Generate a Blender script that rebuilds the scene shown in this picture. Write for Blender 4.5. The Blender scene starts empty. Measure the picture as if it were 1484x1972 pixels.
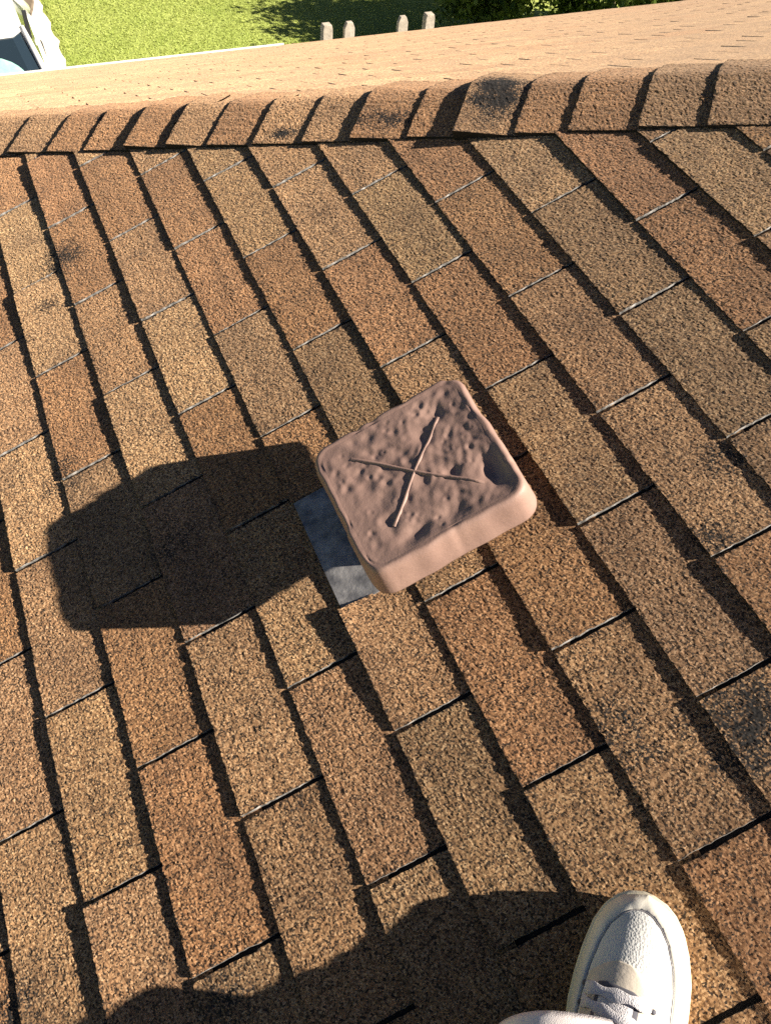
import bpy, bmesh, math, random
import numpy as np
from mathutils import Vector, Matrix

rng = np.random.default_rng(11)
random.seed(5)
scene = bpy.context.scene
C = bpy.context.collection

# ------------------------------------------------------------------ camera
TH = math.radians(23.5)                 # roof pitch
CT, ST = math.cos(TH), math.sin(TH)
S = math.tan(TH)
cam_d = bpy.data.cameras.new('camera')
cam = bpy.data.objects.new('camera', cam_d)
C.objects.link(cam)
FPX = 1650.0                            # focal length in pixels of a 1484 px wide frame
cam_d.sensor_fit = 'HORIZONTAL'
cam_d.sensor_width = 36.0
cam_d.lens = 36.0 * FPX / 1484.0
cam_d.clip_start = 0.02
cam_d.clip_end = 2000
CAM = Vector((0.179146, -0.118665, 1.346608))
RGT = Vector((0.916921, -0.392389, 0.072703))
UPV = Vector((0.267050, 0.738700, 0.618876))
FWD = Vector((0.296546, 0.548045, -0.782117))
m = Matrix(((RGT.x, UPV.x, -FWD.x), (RGT.y, UPV.y, -FWD.y), (RGT.z, UPV.z, -FWD.z)))
cam.matrix_world = Matrix.Translation(CAM) @ m.to_4x4()
scene.camera = cam

# ------------------------------------------------------------------ sky and sun
SUN_P = Vector((4.3, -2.16, 1.0))       # towards the sun, in roof-slope axes (upslope, along course, normal)
SUN = Vector((SUN_P.x * CT - SUN_P.z * ST, SUN_P.y, SUN_P.x * ST + SUN_P.z * CT)).normalized()
world = bpy.data.worlds.new('World')
scene.world = world
world.use_nodes = True
wn = world.node_tree.nodes
bg = wn['Background']
sky = wn.new('ShaderNodeTexSky')
sky.sky_type = 'NISHITA'
sky.sun_disc = False
sky.air_density = 0.25
sky.dust_density = 0.3
sky.sun_elevation = math.asin(SUN.z)
sky.sun_rotation = math.atan2(SUN.x, SUN.y)
world.node_tree.links.new(sky.outputs[0], bg.inputs[0])
bg.inputs[1].default_value = 0.05
sun_d = bpy.data.lights.new('sun', 'SUN')
sun_d.energy = 5.0
sun_d.angle = math.radians(0.53)
sun_d.color = (1.0, 0.90, 0.76)
sun = bpy.data.objects.new('sun', sun_d)
C.objects.link(sun)
sun.rotation_euler = SUN.to_track_quat('Z', 'Y').to_euler()
sun.location = (6, -8, 12)
scene.view_settings.view_transform = 'Standard'
scene.view_settings.look = 'None'
scene.view_settings.exposure = 1.54
scene.view_settings.gamma = 1.0
scene.view_settings.use_curve_mapping = False
try:
    scene.cycles.max_bounces = 6
    scene.cycles.use_denoising = False
except Exception:
    pass

# ------------------------------------------------------------------ helpers
def tag(o, label=None, cat=None, group=None, kind=None):
    if label: o['label'] = label
    if cat: o['category'] = cat
    if group: o['group'] = group
    if kind: o['kind'] = kind
    return o

def empty(name, loc=(0, 0, 0), parent=None):
    o = bpy.data.objects.new(name, None)
    o.empty_display_size = 0.1
    C.objects.link(o)
    o.location = loc
    if parent: o.parent = parent
    return o

def mesh_np(name, verts, faces, mats, mat_idx=None, smooth=False, attrs=None):
    """verts (n,3); faces: (k,4) or (k,3) array, or a list of polygons"""
    me = bpy.data.meshes.new(name)
    if isinstance(faces, np.ndarray):
        n, w = faces.shape
        me.vertices.add(len(verts))
        me.vertices.foreach_set('co', np.asarray(verts, dtype=np.float32).ravel())
        me.loops.add(n * w)
        me.loops.foreach_set('vertex_index', faces.astype(np.int32).ravel())
        me.polygons.add(n)
        me.polygons.foreach_set('loop_start', np.arange(0, n * w, w, dtype=np.int32))
    else:
        me.from_pydata([tuple(v) for v in verts], [], faces)
        n = len(faces)
    if mat_idx is not None:
        me.polygons.foreach_set('material_index', np.asarray(mat_idx, dtype=np.int32))
    me.polygons.foreach_set('use_smooth', np.full(len(me.polygons), bool(smooth)))
    for mt in mats: me.materials.append(mt)
    if attrs:
        for an, (typ, data) in attrs.items():
            at = me.attributes.new(an, typ, 'POINT')
            data = np.asarray(data, dtype=np.float32)
            at.data.foreach_set('color' if typ == 'FLOAT_COLOR' else 'value', data.ravel())
    me.update(calc_edges=True)
    return me

def link(name, me, parent=None, loc=(0, 0, 0), rot=None):
    o = bpy.data.objects.new(name, me)
    C.objects.link(o)
    if parent: o.parent = parent
    o.location = loc
    if rot is not None: o.rotation_euler = rot
    return o

def grid_faces(nr, nc, off=0, wrap=False):
    cols = nc if wrap else nc - 1
    i, j = np.meshgrid(np.arange(nr - 1), np.arange(cols), indexing='ij')
    j2 = (j + 1) % nc
    f = np.stack([i * nc + j, i * nc + j2, (i + 1) * nc + j2, (i + 1) * nc + j], -1).reshape(-1, 4)
    return f + off

class MB:
    """collects simple shapes, builds ONE mesh object"""
    def __init__(s): s.v = []; s.f = []
    def add(s, vs, fs):
        o = len(s.v); s.v += [tuple(v) for v in vs]; s.f += [tuple(i + o for i in f) for f in fs]
    def box(s, c, d, rz=0.0):
        x, y, z = (k / 2 for k in d); cr, sr = math.cos(rz), math.sin(rz)
        vs = [(c[0] + a * x * cr - b * y * sr, c[1] + a * x * sr + b * y * cr, c[2] + e * z)
              for a in (-1, 1) for b in (-1, 1) for e in (-1, 1)]
        s.add(vs, [(0, 1, 3, 2), (4, 6, 7, 5), (0, 4, 5, 1), (2, 3, 7, 6), (0, 2, 6, 4), (1, 5, 7, 3)])
    def tube(s, pts, rad, n=8, cap=True):
        pts = [Vector(p) for p in pts]
        rad = rad if hasattr(rad, '__len__') else [rad] * len(pts)
        vs = []; up = Vector((0, 0, 1))
        for i, p in enumerate(pts):
            d = (pts[min(i + 1, len(pts) - 1)] - pts[max(i - 1, 0)]).normalized()
            u = d.cross(up)
            if u.length < 1e-3: u = d.cross(Vector((1, 0, 0)))
            u.normalize(); w = u.cross(d)
            for k in range(n):
                t = 2 * math.pi * k / n
                vs.append(p + (u * math.cos(t) + w * math.sin(t)) * rad[i])
        fs = [(i * n + k, i * n + (k + 1) % n, (i + 1) * n + (k + 1) % n, (i + 1) * n + k)
              for i in range(len(pts) - 1) for k in range(n)]
        if cap:
            fs.append(tuple(range(n - 1, -1, -1)))
            fs.append(tuple(range((len(pts) - 1) * n, len(pts) * n)))
        s.add(vs, fs)
    def build(s, name, mat, parent=None, smooth=False, loc=(0, 0, 0), bevel=0.0, seg=2, fix=True):
        me = bpy.data.meshes.new(name)
        me.from_pydata(s.v, [], s.f)
        if fix:
            bm = bmesh.new(); bm.from_mesh(me)
            bmesh.ops.recalc_face_normals(bm, faces=bm.faces)
            bm.to_mesh(me); bm.free()
        me.materials.append(mat)
        if smooth: me.polygons.foreach_set('use_smooth', np.ones(len(me.polygons), dtype=bool))
        o = link(name, me, parent, loc)
        if bevel:
            b = o.modifiers.new('bevel', 'BEVEL'); b.width = bevel; b.segments = seg; b.limit_method = 'ANGLE'
        return o

def P2W(a, b, n=0.0):
    """roof-slope axes (upslope, along course, normal) -> world"""
    return Vector((a * CT - n * ST, b, a * ST + n * CT))
MAIN_ROT = Matrix(((CT, 0, -ST), (0, 1, 0), (ST, 0, CT)))

def to_px(p):
    d = Vector(p) - CAM
    z = d.dot(FWD)
    if z < 0.05: return (1e6, 1e6)
    return (742 + FPX * d.dot(RGT) / z, 986 - FPX * d.dot(UPV) / z)

# ------------------------------------------------------------------ materials
def new_mat(name):
    mt = bpy.data.materials.new(name)
    mt.use_nodes = True
    nt = mt.node_tree
    return mt, nt, nt.nodes, nt.links, nt.nodes['Principled BSDF']

def ramp(nd, stops, interp='LINEAR'):
    r = nd.new('ShaderNodeValToRGB')
    r.color_ramp.interpolation = interp
    els = r.color_ramp.elements
    while len(els) < len(stops): els.new(0.5)
    for e, (p, c) in zip(els, stops):
        e.position = p; e.color = (*c, 1) if len(c) == 3 else c
    return r

def mixc(nd, lk, fac, a, b, blend='MIX'):
    mx = nd.new('ShaderNodeMix'); mx.data_type = 'RGBA'; mx.blend_type = blend
    for sock, val in ((mx.inputs[0], fac), (mx.inputs[6], a), (mx.inputs[7], b)):
        if hasattr(val, 'is_output'): lk.new(val, sock)
        elif isinstance(val, (int, float)): sock.default_value = val
        else: sock.default_value = (*val, 1) if len(val) == 3 else val
    return mx.outputs[2]

def mathn(nd, lk, op, a, b=0.0, clamp=False):
    n = nd.new('ShaderNodeMath'); n.operation = op; n.use_clamp = clamp
    for sock, val in ((n.inputs[0], a), (n.inputs[1], b)):
        if hasattr(val, 'is_output'): lk.new(val, sock)
        else: sock.default_value = val
    return n.outputs[0]

def noise(nd, lk, vec, scale, detail=4, rough=0.55):
    n = nd.new('ShaderNodeTexNoise'); n.inputs['Scale'].default_value = scale
    n.inputs['Detail'].default_value = detail; n.inputs['Roughness'].default_value = rough
    if vec is not None: lk.new(vec, n.inputs['Vector'])
    return n.outputs[0]

def mat_shingle(name, vscale=440.0, bump=0.5):
    mt, nt, nd, lk, bs = new_mat(name)
    tc = nd.new('ShaderNodeTexCoord'); oi = nd.new('ShaderNodeObjectInfo')
    off = nd.new('ShaderNodeVectorMath'); off.operation = 'SCALE'
    off.inputs[0].default_value = (13.1, 7.7, 3.3); lk.new(oi.outputs['Random'], off.inputs['Scale'])
    add = nd.new('ShaderNodeVectorMath'); add.operation = 'ADD'
    lk.new(tc.outputs['Object'], add.inputs[0]); lk.new(off.outputs[0], add.inputs[1])
    vec = add.outputs[0]
    vo = nd.new('ShaderNodeTexVoronoi'); vo.inputs['Scale'].default_value = vscale
    lk.new(vec, vo.inputs['Vector'])
    sp = nd.new('ShaderNodeSeparateColor'); lk.new(vo.outputs['Color'], sp.inputs[0])
    # granule blend: black, brown, rust, tan, buff
    r = ramp(nd, [(0.0, (0.016, 0.012, 0.010)), (0.17, (0.034, 0.023, 0.016)), (0.26, (0.16, 0.092, 0.048)),
                  (0.55, (0.27, 0.165, 0.085)), (0.82, (0.38, 0.250, 0.138)), (1.0, (0.50, 0.37, 0.23))])
    lk.new(sp.outputs[0], r.inputs[0])
    at = nd.new('ShaderNodeAttribute'); at.attribute_name = 'tint'
    col = mixc(nd, lk, 1.0, r.outputs[0], at.outputs['Color'], 'MULTIPLY')
    # soft blotches of weathering
    nb = noise(nd, lk, vec, 9.0, 3)
    rb = ramp(nd, [(0.30, (0.74, 0.72, 0.72)), (0.62, (1.12, 1.10, 1.06))]); lk.new(nb, rb.inputs[0])
    col = mixc(nd, lk, 1.0, col, rb.outputs[0], 'MULTIPLY')
    # lost granules: bare dark asphalt in specks, denser where wear is high
    wa = nd.new('ShaderNodeAttribute'); wa.attribute_name = 'wear'
    nw = noise(nd, lk, vec, 26.0, 5, 0.7)
    wv = mathn(nd, lk, 'MULTIPLY', wa.outputs['Fac'], nw)
    wsum = mathn(nd, lk, 'ADD', mathn(nd, lk, 'MULTIPLY', wv, 1.5), mathn(nd, lk, 'MULTIPLY', sp.outputs[1], 0.45))
    wr = ramp(nd, [(0.62, (0, 0, 0)), (0.80, (1, 1, 1))]); lk.new(wsum, wr.inputs[0])
    bare = mixc(nd, lk, sp.outputs[2], (0.010, 0.009, 0.009), (0.042, 0.038, 0.035))
    col = mixc(nd, lk, wr.outputs[0], col, bare)
    lk.new(col, bs.inputs['Base Color'])
    bs.inputs['Roughness'].default_value = 0.9
    bs.inputs['Specular IOR Level'].default_value = 0.25
    try: bs.inputs['Diffuse Roughness'].default_value = 1.0
    except KeyError: pass
    lk.new(mathn(nd, lk, 'MULTIPLY', mathn(nd, lk, 'SUBTRACT', 1.0, wr.outputs[0]), 0.25), bs.inputs['Sheen Weight'])           # dusty granules scatter light back at grazing angles
    bs.inputs['Sheen Roughness'].default_value = 0.6
    bs.inputs['Sheen Tint'].default_value = (0.9, 0.65, 0.46, 1)
    bp = nd.new('ShaderNodeBump'); bp.inputs['Strength'].default_value = bump; bp.inputs['Distance'].default_value = 0.0012
    lk.new(sp.outputs[1], bp.inputs['Height']); lk.new(bp.outputs[0], bs.inputs['Normal'])
    return mt

def mat_plain(name, col, rough=0.6, spec=0.5, metal=0.0, var=0.0, vscale=20.0, bump=0.0, bscale=60.0, col2=None, coat=0.0):
    mt, nt, nd, lk, bs = new_mat(name)
    tc = nd.new('ShaderNodeTexCoord')
    if var or col2:
        n = noise(nd, lk, tc.outputs['Object'], vscale, 5, 0.6)
        c2 = col2 or tuple(min(1, c * (1 - var)) for c in col)
        r = ramp(nd, [(0.35, c2), (0.65, col)]); lk.new(n, r.inputs[0]); lk.new(r.outputs[0], bs.inputs['Base Color'])
    else:
        bs.inputs['Base Color'].default_value = (*col, 1)
    bs.inputs['Roughness'].default_value = rough
    bs.inputs['Specular IOR Level'].default_value = spec
    bs.inputs['Metallic'].default_value = metal
    bs.inputs['Coat Weight'].default_value = coat
    if bump:
        n2 = noise(nd, lk, tc.outputs['Object'], bscale, 4)
        bp = nd.new('ShaderNodeBump'); bp.inputs['Strength'].default_value = bump; bp.inputs['Distance'].default_value = 0.01
        lk.new(n2, bp.inputs['Height']); lk.new(bp.outputs[0], bs.inputs['Normal'])
    return mt

M_SH = mat_shingle('shingle_granules')
M_SHF = mat_shingle('shingle_granules_coarse', 240.0, 0.35)
M_BUTT = mat_plain('asphalt_edge', (0.030, 0.026, 0.023), 0.9, 0.2, var=0.5, vscale=180)
M_SLOT = mat_plain('asphalt_cut_edge', (0.40, 0.385, 0.37), 0.8, 0.3, vscale=60, col2=(0.035, 0.033, 0.03))
M_DECK = mat_plain('asphalt_underlay', (0.035, 0.030, 0.027), 0.95, 0.2, var=0.6, vscale=250, bump=0.4, bscale=300)

# ------------------------------------------------------------------ ground
ZG = -4.9
def mat_lawn():
    mt, nt, nd, lk, bs = new_mat('lawn_turf')
    tc = nd.new('ShaderNodeTexCoord')
    a = noise(nd, lk, tc.outputs['Object'], 0.8, 5, 0.6); b = noise(nd, lk, tc.outputs['Object'], 14.0, 5, 0.7)
    r = ramp(nd, [(0.3, (0.29, 0.36, 0.085)), (0.7, (0.40, 0.46, 0.13))]); lk.new(a, r.inputs[0])
    r2 = ramp(nd, [(0.3, (0.74, 0.76, 0.7)), (0.7, (1.1, 1.08, 1.0))]); lk.new(b, r2.inputs[0])
    lk.new(mixc(nd, lk, 1.0, r.outputs[0], r2.outputs[0], 'MULTIPLY'), bs.inputs['Base Color'])
    bs.inputs['Roughness'].default_value = 0.9; bs.inputs['Specular IOR Level'].default_value = 0.2
    bp = nd.new('ShaderNodeBump'); bp.inputs['Strength'].default_value = 0.8; bp.inputs['Distance'].default_value = 0.05
    lk.new(b, bp.inputs['Height']); lk.new(bp.outputs[0], bs.inputs['Normal'])
    return mt
M_LAWN = mat_lawn()
gm = MB(); gm.add([(-600, -600, ZG), (600, -600, ZG), (600, 600, ZG), (-600, 600, ZG)], [(0, 1, 2, 3)])
tag(gm.build('lawn_ground', M_LAWN), kind='structure')

# driveway slab with a ragged grassed edge
M_CONC = mat_plain('driveway_concrete', (0.62, 0.59, 0.55), 0.9, 0.2, var=0.12, vscale=3.0, bump=0.15, bscale=90)
dm = MB(); ys = np.arange(8.6, 30.0, 0.22); vs = []
for y in ys:
    e = 1.40 + 0.02 * math.sin(y * 2.3) + random.uniform(-0.035, 0.03)
    vs += [(-3.4, y, ZG - 0.05), (-3.4, y, ZG + 0.03), (e - 0.02, y, ZG + 0.03), (e, y, ZG + 0.018), (e, y, ZG - 0.05)]
fs = [(i * 5 + k, i * 5 + k + 1, i * 5 + k + 6, i * 5 + k + 5) for i in range(len(ys) - 1) for k in range(4)]
fs += [(0, 1, 2, 3, 4), tuple(range(len(vs) - 1, len(vs) - 6, -1))]
dm.add(vs, fs)
tag(dm.build('driveway', M_CONC), kind='structure')

# low brown patch near the edge of the concrete
sp_ = MB(); pr = [(1.17, 15.45), (1.24, 15.7), (1.30, 16.0), (1.33, 16.4), (1.30, 17.2), (1.18, 17.6), (1.10, 16.9), (1.10, 16.2), (1.13, 15.75)]
n = len(pr)
sp_.add([(x, y, ZG + 0.028) for x, y in pr] + [(1.2 + (x - 1.2) * 0.8, 16.5 + (y - 16.5) * 0.85, ZG + 0.045) for x, y in pr], [tuple(range(n, 2 * n))] + [(k, (k + 1) % n, n + (k + 1) % n, n + k) for k in range(n)])
tag(sp_.build('brown_patch', mat_plain('matte_brown', (0.20, 0.16, 0.115), 0.95, 0.1, var=0.4, vscale=9, bump=0.5, bscale=40)), kind='structure')
# mown grass: blades over the stretch of lawn beyond the eave
M_GRASS = mat_plain('grass_blade', (0.45, 0.50, 0.15), 0.6, 0.3, col2=(0.34, 0.43, 0.10), vscale=1.4)
_nt = M_GRASS.node_tree
_tr = _nt.nodes.new('ShaderNodeBsdfTranslucent'); _tr.inputs['Color'].default_value = (0.50, 0.54, 0.15, 1)
_mx = _nt.nodes.new('ShaderNodeMixShader'); _mx.inputs[0].default_value = 0.4
_nt.links.new(_nt.nodes['Principled BSDF'].outputs[0], _mx.inputs[1]); _nt.links.new(_tr.outputs[0], _mx.inputs[2])
_nt.links.new(_mx.outputs[0], _nt.nodes['Material Output'].inputs['Surface'])
ng = 60000
gx = rng.uniform(1.42, 9.0, ng); gy = rng.uniform(12.4, 19.5, ng)
k = rng.uniform(0, 1, ng) < 0.05
gx[k] = 1.40 + np.abs(rng.normal(0, 0.05, k.sum()))
hh = rng.uniform(0.012, 0.038, ng); aa = rng.uniform(0, 2 * np.pi, ng); ww = rng.uniform(0.006, 0.014, ng)
lx = rng.normal(0, 0.03, ng); ly = rng.normal(0, 0.03, ng)
gv = np.zeros((ng, 3, 3)); ca, sa = np.cos(aa) * ww, np.sin(aa) * ww
gv[:, 0] = np.stack([gx - ca, gy - sa, np.full(ng, ZG)], 1)
gv[:, 1] = np.stack([gx + ca, gy + sa, np.full(ng, ZG)], 1)
gv[:, 2] = np.stack([gx + lx, gy + ly, ZG + hh], 1)
me = mesh_np('grass', gv.reshape(-1, 3), np.arange(ng * 3).reshape(-1, 3), [M_GRASS])
tag(link('grass', me), 'short sunlit green grass of the lawn beside the driveway', 'grass', kind='stuff')

# ------------------------------------------------------------------ the house and its roof
Y0 = 2.605                              # hip: x + y = Y0
HIPC = Y0 / CT                          # same line in slope axes: a + b/CT = HIPC
EY = 8.10                               # far eave (horizontal distance)
EZ = S * (Y0 - EY)
EX = EZ / S                             # near slope's eave
RX = 4.6                                # ridge
YB = -14.0                              # far gable end behind the photographer
XR = 14.6
house = empty('house', (0, 0, ZG))
tag(house, 'house with a hip roof of brown three-tab asphalt shingles', 'house')
HOFF = Vector((0, 0, -ZG))              # children are placed relative to the house base

M_WALL = mat_plain('wall_siding', (0.62, 0.58, 0.50), 0.8, 0.3, var=0.08, vscale=2)
M_WHITE = mat_plain('white_trim', (0.80, 0.79, 0.76), 0.45, 0.5, var=0.08, vscale=6)
wb = MB()
x0, x1, y0_, y1 = EX + 0.5, XR - 0.5, YB + 0.4, EY - 0.5
for (ax, ay, bx_, by) in ((x0, y0_, x0, y1), (x0, y1, x1, y1), (x1, y1, x1, y0_), (x1, y0_, x0, y0_)):
    wb.box(((ax + bx_) / 2, (ay + by) / 2, (0 + EZ - ZG) / 2 - 0.03), (abs(bx_ - ax) + 0.16, abs(by - ay) + 0.16, EZ - ZG - 0.06))
wb.build('wall', M_WALL, house)
so = MB()
so.box(((EX + XR) / 2, EY - 0.27, EZ - ZG - 0.05), (XR - EX - 0.06, 0.50, 0.02))
so.box((EX + 0.27, (YB + EY) / 2 - 0.3, EZ - ZG - 0.055), (0.50, EY - YB - 0.6, 0.02))
so.build('soffit', M_WHITE, house)
fa = MB(); fa.box(((EX + XR) / 2, EY - 0.012, EZ - ZG - 0.09), (XR - EX, 0.022, 0.15)); fa.build('fascia', M_WHITE, house)
fa = MB(); fa.box((EX + 0.012, (YB + EY) / 2, EZ - ZG - 0.09), (0.022, EY - YB, 0.15)); fa.build('fascia', M_WHITE, house)
# gutter along the far eave: open U profile
gu = MB(); prof = [(0.004, -0.012), (0.004, -0.10), (0.05, -0.11), (0.070, -0.06), (0.075, -0.012), (0.068, -0.010), (0.062, -0.055), (0.046, -0.100), (0.012, -0.092), (0.012, -0.012)]
vs = []
for xx in (EX - 0.05, 2.95):
    vs += [(xx, EY + p[0], EZ - ZG + p[1]) for p in prof]
n = len(prof)
gu.add(vs, [(k, (k + 1) % n, n + (k + 1) % n, n + k) for k in range(n)] + [tuple(range(n)), tuple(range(2 * n - 1, n - 1, -1))])
gu.build('gutter', M_WHITE, house)
# sheathing seen in the joints; the slopes carry the shingles as their children
main = link('roof_slope', mesh_np('roof_slope', [(EX / CT, YB, -0.004), (RX / CT, YB, -0.004), (RX / CT, Y0 - RX, -0.004), (EX / CT, Y0 - EX, -0.004)], [(0, 1, 2, 3)], [M_DECK]), house, HOFF, MAIN_ROT.to_euler())
ADJ = Matrix(((1, 0, 0), (0, -CT, ST), (0, ST, CT)))      # columns: along eave, upslope, normal
ADJ = Matrix(((0, 1, 0), (-CT, 0, ST), (ST, 0, CT)))      # (upslope, along course, normal) -> world
adjL = (EY - (Y0 - RX)) / CT
far = link('roof_slope', mesh_np('roof_slope', [(0, EX, -0.004), (adjL, RX, -0.004), (0, XR, -0.004)], [(0, 2, 1)], [M_DECK]), house, HOFF + Vector((0, EY, EZ)), ADJ.to_euler())
far['label'] = 'far roof slope seen almost edge-on beyond the hip'
back = MB()
back.add([(RX, YB, S * RX - ZG), (XR, YB, EZ - ZG), (XR, EY, EZ - ZG), (RX, Y0 - RX, S * RX - ZG)], [(0, 1, 2, 3)])
M_BACK = mat_plain('shingles_far_side', (0.22, 0.14, 0.075), 0.95, 0.2, var=0.4, vscale=4.0, bump=0.3, bscale=50)
back.build('roof_slope', M_BACK, house)
gb = MB(); gb.add([(EX, YB, EZ - ZG), (XR, YB, EZ - ZG), (RX, YB, S * RX - ZG)], [(0, 1, 2)]); gb.build('gable', M_WALL, house)

# ---- shingle lattice of the near slope (measured: exposure 127 mm, tabs 305 mm)
E_ = 0.12748
T_ = 0.1524
LINE = {0: (-.0004, -.0033), 1: (.0008, -.0007), 2: (.0081, -.0055), 3: (.0132, -.0094), 4: (.0025, -.0022), 5: (-.0033, .0005),
        6: (-.005, .0008), 7: (-.0041, .0043), 8: (-.0054, .0053), 9: (-.0077, .0087), 10: (-.012, .0192), 11: (.0004, 0.0)}
SLOT = {(0, 2): .0014, (0, 4): .006, (0, 6): .0102, (1, 1): -.0082, (1, 3): -.0032, (1, 11): -.0125, (2, 10): -.0082, (2, 12): -.0061,
        (3, 1): -.011, (3, 3): -.0079, (3, 9): -.0171, (3, 11): -.0215, (4, 2): .0034, (4, 8): -.0114, (4, 10): -.0146, (4, 12): -.0085,
        (5, 1): .004, (5, 3): .0063, (5, 9): -.0061, (5, 11): -.0098, (7, 5): -.0065, (7, 7): -.0069, (7, 9): -.006, (9, 5): -.0073}
def line_a(k, b):
    c0, c1 = LINE.get(k, (0.0, 0.0))
    return k * E_ + c0 + c1 * min(max(b, 0), 2)
def slot_b(k, j):
    if (k, j) in SLOT: return j * T_ + SLOT[(k, j)]
    return j * T_ - 0.002 + 0.004 * math.sin(k * 5.1 + j * 2.3)

TAN = (1.10, 1.03, 0.96); RUST = (1.0, 0.81, 0.68); GREY = (0.95, 0.91, 0.88); MID = (1.04, 0.95, 0.87); BUFF = (1.24, 1.20, 1.12)
tint_px = {'RUST': [(175, 480), (345, 380), (175, 820), (280, 1320), (355, 1580), (930, 640), (980, 440), (880, 1480), (1190, 1320), (1200, 280),
                    (1340, 470), (560, 560), (450, 520), (60, 320), (215, 360), (1080, 1100), (20, 620), (1400, 1700), (250, 1580)],
           'BUFF': [(70, 470), (110, 590), (620, 420), (350, 620), (300, 790), (1040, 340), (60, 930), (1420, 330)],
           'GREY': [(1150, 980), (1310, 1180), (1060, 1320), (840, 1230), (1250, 850), (1100, 800), (1320, 640), (1430, 1400)],
           'TAN': [(230, 1150), (130, 1250), (220, 1540), (500, 1350), (60, 1700), (240, 1850), (700, 1500), (620, 1650), (790, 1700)]}
TN = {'RUST': RUST, 'BUFF': BUFF, 'GREY': GREY, 'TAN': TAN}
tint_pts = [(u, v, TN[k]) for k, L in tint_px.items() for u, v in L]
WORN = [(120, 500, 0.10, 0.9), (90, 590, 0.06, 0.8), (120, 920, 0.08, 0.75), (1180, 1400, 0.06, 0.8), (1440, 1400, 0.12, 1.0), (1370, 1040, 0.05, 0.9), (1010, 1560, 0.05, 0.6),
        (330, 1050, 0.10, 0.7), (580, 1560, 0.05, 0.6), (430, 1930, 0.1, 0.7), (1400, 880, 0.06, 0.8), (1230, 1450, 0.07, 0.7), (200, 1560, 0.07, 0.5), (700, 390, 0.05, 0.5), (20, 1950, 0.1, 0.8)]
def px_to_plane(u, v):
    d = RGT * ((u - 742) / FPX) - UPV * ((v - 986) / FPX) + FWD
    dl = MAIN_ROT.transposed() @ d; cl = MAIN_ROT.transposed() @ CAM
    t = -cl.z / dl.z
    return cl.x + dl.x * t, cl.y + dl.y * t
worn_p = [(*px_to_plane(u, v), r, s) for u, v, r, s in WORN]

def granules(nr, nc, amp):
    g = rng.normal(0, 1, (nr + 2, nc + 2))
    s = g[1:-1, 1:-1] + 0.12 * (g[:-2, 1:-1] + g[2:, 1:-1] + g[1:-1, :-2] + g[1:-1, 2:])
    s = s / 1.03
    return np.clip(s, -2.0, 1.8) * amp

def smooth_line(n, step, amp):
    m_ = max(2, int(n / step) + 2)
    return np.interp(np.linspace(0, m_ - 1, n), np.arange(m_), rng.normal(0, amp, m_))

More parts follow.
